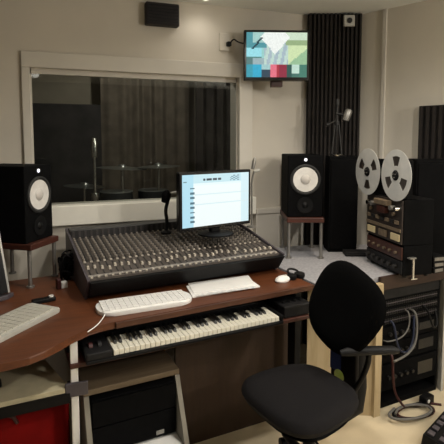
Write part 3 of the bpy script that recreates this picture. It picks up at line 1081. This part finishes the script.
# ------------------------------------------------------------------ rack with patch bays under the worktop
RR = 5.4
g = thing('patch_rack', 'open equipment rack under the wooden front of the side worktop', 'rack', (1.625, 1.95, 0), RR)
for x in (0, .455):
    MB().b2((x, .0, 0.03), (x + .015, .28, .683), .002).build('side_rail', 'black_matte', g)
MB().b2((0, .0, 0), (.47, .28, .0298), .002).build('base', 'black_matte', g)
MB().b2((0.016, .265, 0.0305), (.454, .28, .683)).build('back_board', 'black_matte', g)


def rack_unit(name, z, h, label, cat, kind):
    g = thing(name, label, cat, (1.625, 1.95, z), RR)
    R_ = .0
    MB().b2((.018, .006, 0), (.452, .19, h - .003), .002).build('chassis', 'black_matte', g)
    MB().b2((.0155, -.006, 0), (.4545, .0055, h - .003), .001).build('face_plate', 'black_matte' if kind != 'blank' else 'charcoal', g)
    if kind == 'patch':
        b = MB()
        for j in (0, 1):
            for i in range(24):
                x = .032 + .406 * (i + .5) / 24
                b.lathe([(.0058, 0), (.0058, .003), (.003, .003), (.003, .0005)], (x, -.006, h * (.3 + .4 * j) - .001), (0, -1, 0), 10)
        b.build('jack_sockets', 'metal_dark', g)
        MB().b2((.03, -.0075, h * .44), (.44, -.0062, h * .54)).build('label_strip', 'mauve', g)
    elif kind == 'gear':
        for i in range(5):
            x = .07 + i * .045
            MB().cyl((x, -.0062, h / 2), (x, -.022, h / 2), .010, n=14).build('knob', 'metal_dark', g, True)
        MB().b2((.30, -.0075, h * .25), (.42, -.0062, h * .75)).build('display_window', 'black_gloss', g)
    return g


rack_unit('blank_panel', .625, .058, 'plain dark grey blank panel at the top of the rack', 'rack panel', 'blank')
rack_unit('patch_bay', .575, .05, 'topmost patch bay in the rack, two rows of sockets', 'patch bay', 'patch')
rack_unit('patch_bay', .525, .05, 'second patch bay in the rack, under the topmost one', 'patch bay', 'patch')
rack_unit('patch_bay', .475, .05, 'lowest patch bay in the rack, above the black units', 'patch bay', 'patch')
rack_unit('rack_processor', .38, .09, 'black processor just below the patch bays in the rack', 'processor', 'gear')
rack_unit('rack_processor', .26, .115, 'black processor in the middle of the rack, behind hanging cables', 'processor', 'gear')
rack_unit('rack_processor', .10, .15, 'lowest black processor in the rack, near the floor', 'processor', 'gear')


def cable(label, pts, m, r=.005):
    return tag(MB().tube(pts, r, 8, 3).build('patch_cable', m, None, True), label, 'cable', 'patch cables at the rack')


def rk(x, y, z):
    v = RZ(RR) @ Vector((x, y, 0))
    return (1.625 + v.x, 1.95 + v.y, z)


cable('pale grey cable hanging in a long loop from the patch bay towards the chair', [rk(.215, -.012, .545), rk(.22, -.05, .54), rk(.225, -.06, .45), rk(.20, -.07, .36), rk(.12, -.08, .32), rk(.02, -.09, .315)], 'cable_grey', .006)
cable('darker grey cable curving left from the middle of the patch bay', [rk(.18, -.012, .545), rk(.18, -.04, .54), rk(.175, -.05, .46), rk(.12, -.05, .41), rk(.03, -.04, .40), rk(.02, -.012, .40)], 'cable_grey', .004)
cable('dark blue cable looping below the patch bays', [rk(.07, -.012, .50), rk(.07, -.04, .49), rk(.09, -.05, .35), rk(.16, -.05, .31), rk(.22, -.04, .36), rk(.25, -.012, .50)], 'cable_blue', .006)
cable('black cable drooping at the right side of the patch bays', [rk(.31, -.012, .55), rk(.32, -.05, .53), rk(.35, -.06, .42), rk(.40, -.05, .44), rk(.42, -.012, .50)], 'black', .006)
cable('dark red cable hanging down the left side of the rack', [rk(.06, -.012, .33), rk(.055, -.05, .32), rk(.05, -.06, .2), rk(.07, -.06, .1), rk(.12, -.08, .03)], 'cable_red', .007)
for k, (lab, m) in enumerate((('dark red cable snaking across the floor before the rack', 'cable_red'), ('black cable coiled on the floor before the rack', 'black'), ('grey cable lying on the floor nearest the chair', 'cable_grey'))):
    pts = []
    for j in range(9):
        a = j * .9 + k
        pts.append((1.82 + .17 * math.cos(a) * (1 - .05 * j) - .03 * k, 1.855 + .06 * math.sin(a) - .012 * k, .008 + .012 * k))
    tag(MB().tube(pts, .007, 8, 2).build('floor_cable', m, None, True), lab, 'cable', 'cables on the floor by the rack')
g = thing('power_adapter', 'small dark adapter with a white light on the floor by the rack', 'power adapter', (1.93, 1.90, 0.0), 12)
MB().b2((-.04, -.02, 0), (.04, .025, .05), .006).build('body', 'black', g)
MB().lathe([(0, 0), (.010, 0), (.010, .003), (0, .004)], (-.015, -.0202, .03), (0, -1, 0), 14).build('light', 'cone', g, True)

# foot controller at the lower right
g = thing('foot_controller', 'black foot controller with grey buttons on the floor, lower right corner', 'foot controller', (1.625, 1.63, 0), 24)
MB().hull([(0, -.2, 0), (.36, -.2, 0), (.36, .0, 0), (0, .0, 0)], [(.008, -.19, .04), (.352, -.19, .04), (.352, -.008, .065), (.008, -.008, .065)]).build('body', 'black', g)
s2 = math.atan2(.025, .182)
RX2 = Matrix.Rotation(s2, 3, 'X')
i = 0
for yy in (-.035, -.09, -.145):
    for xx in range(6):
        zz = .04 + .025 * (yy + .19) / .182
        MB().box((.04 + xx * .056, yy, zz + .006), (.034, .03, .012), RX2, .003).build('button', ('mauve', 'charcoal', 'mauve')[(i * 2 + xx) % 3], g)
        i += 1

# ------------------------------------------------------------------ office chair
CH = thing('office_chair', 'black fabric office chair with a round-edged seat before the side worktop', 'chair', (.92, 1.57, 0), -77)
# seat cushion: superellipse dome


def cushion(a, b_, z0_, z1_, p=3.0, n=40):
    mb = MB()
    prof = [(.0, z0_), (.80, z0_), (.94, z0_ + .012), (1.0, z0_ + (z1_ - z0_) * .5), (.975, z1_ - .018), (.90, z1_ - .006), (.7, z1_), (.4, z1_ - .003), (0, z1_ - .006)]
    rings = []
    for s, z in prof:
        if s == 0:
            rings.append([mb.bm.verts.new((0, 0, z))])
        else:
            ring = []
            for k in range(n):
                t = 2 * PI * k / n
                c, si = math.cos(t), math.sin(t)
                x = math.copysign(abs(c) ** (2 / p), c) * a * s
                y = math.copysign(abs(si) ** (2 / p), si) * b_ * s
                x *= 1 - .10 * (y / b_)      # a little narrower at the back
                ring.append(mb.bm.verts.new((x, y, z)))
            rings.append(ring)
    for r1, r2 in zip(rings, rings[1:]):
        for k in range(n):
            k2 = (k + 1) % n
            if len(r1) == 1:
                mb.bm.faces.new((r1[0], r2[k2], r2[k]))
            elif len(r2) == 1:
                mb.bm.faces.new((r1[k], r1[k2], r2[0]))
            else:
                mb.bm.faces.new((r1[k], r1[k2], r2[k2], r2[k]))
    return mb


cushion(.215, .215, .400, .475).build('seat', 'fabric', CH, True)
b = cushion(.19, .18, .372, .3995)
b.build('seat_pan', 'black', CH, True)
ROLL = math.radians(-20)
# backrest: rounded pad, leaning back
br = cushion(.195, .185, -.03, .03, 2.6)
mtx = Matrix.Translation((0, .245, .762)) @ Matrix.Rotation(math.radians(70), 4, 'X') @ Matrix.Rotation(PI + ROLL, 4, 'Z')
br.build('backrest', 'fabric_black', CH, True, mtx)
MB().tube([(0, .02, .355), (0, .15, .32), (0, .25, .275), (0, .325, .285), (0, .345, .38), (0, .34, .54), (0, .335, .70)], [.03, .034, .042, .048, .045, .04, .03], 12, 0).build('back_support', 'black', CH, True)
MB().b2((-.085, .262, .36), (.06, .288, .60), .008).build('support_cover', 'black', CH)
MB().b2((-.084, .2585, .45), (-.02, .2615, .56), .001).build('blue_label', 'blue', CH)
MB().lathe([(0, 0), (.028, 0), (.028, .002), (0, .003)], (-.028, .2580, .435), (0, -1, 0), 24).build('round_sticker', 'green', CH, True)
# armrest swung towards the rack
ai = (Matrix.Translation((.92, 1.57, 0)) @ Matrix.Rotation(math.radians(-77), 4, 'Z')).inverted()
P = lambda x, y, z: tuple(ai @ Vector((x, y, z)))
MB().tube([P(1.075, 1.52, .617), P(1.10, 1.512, .622), P(1.20, 1.485, .624), P(1.29, 1.46, .622), P(1.315, 1.455, .617)], [.012, .017, .019, .017, .011], 12, 0).build('armrest', 'charcoal', CH, True)
MB().tube([P(1.19, 1.487, .61), P(1.20, 1.50, .56), P(1.20, 1.55, .45), P(1.17, 1.58, .38), P(1.10, 1.58, .372)], .012, 10, 2).build('arm_support', 'black', CH, True)
MB().cyl((0, .05, .12), (0, .05, .30), .026, n=20).cyl((0, .05, .30), (0, .05, .3715), .018, n=20).build('gas_column', 'black', CH, True)
MB().tube([(.05, -.02, .36), (.12, -.05, .345), (.17, -.06, .335)], .007, 8, 1).build('height_lever', 'chrome', CH, True)
for k in range(5):
    a = k * 2 * PI / 5 + .3
    c, s = math.cos(a), math.sin(a)
    MB().tube([(.0, .05, .115), (.12 * c, .05 + .12 * s, .105), (.27 * c, .05 + .27 * s, .075)], [.026, .022, .016], 10, 0).build('base_arm', 'black', CH, True)
    x, y = .265 * c, .05 + .265 * s
    cs = MB().cyl((x - .022 * s, y + .022 * c, .027), (x + .022 * s, y - .022 * c, .027), .027, n=20)
    cs.cyl((x, y, .03), (x, y, .07), .008, n=10).build('castor', 'black', CH, True)
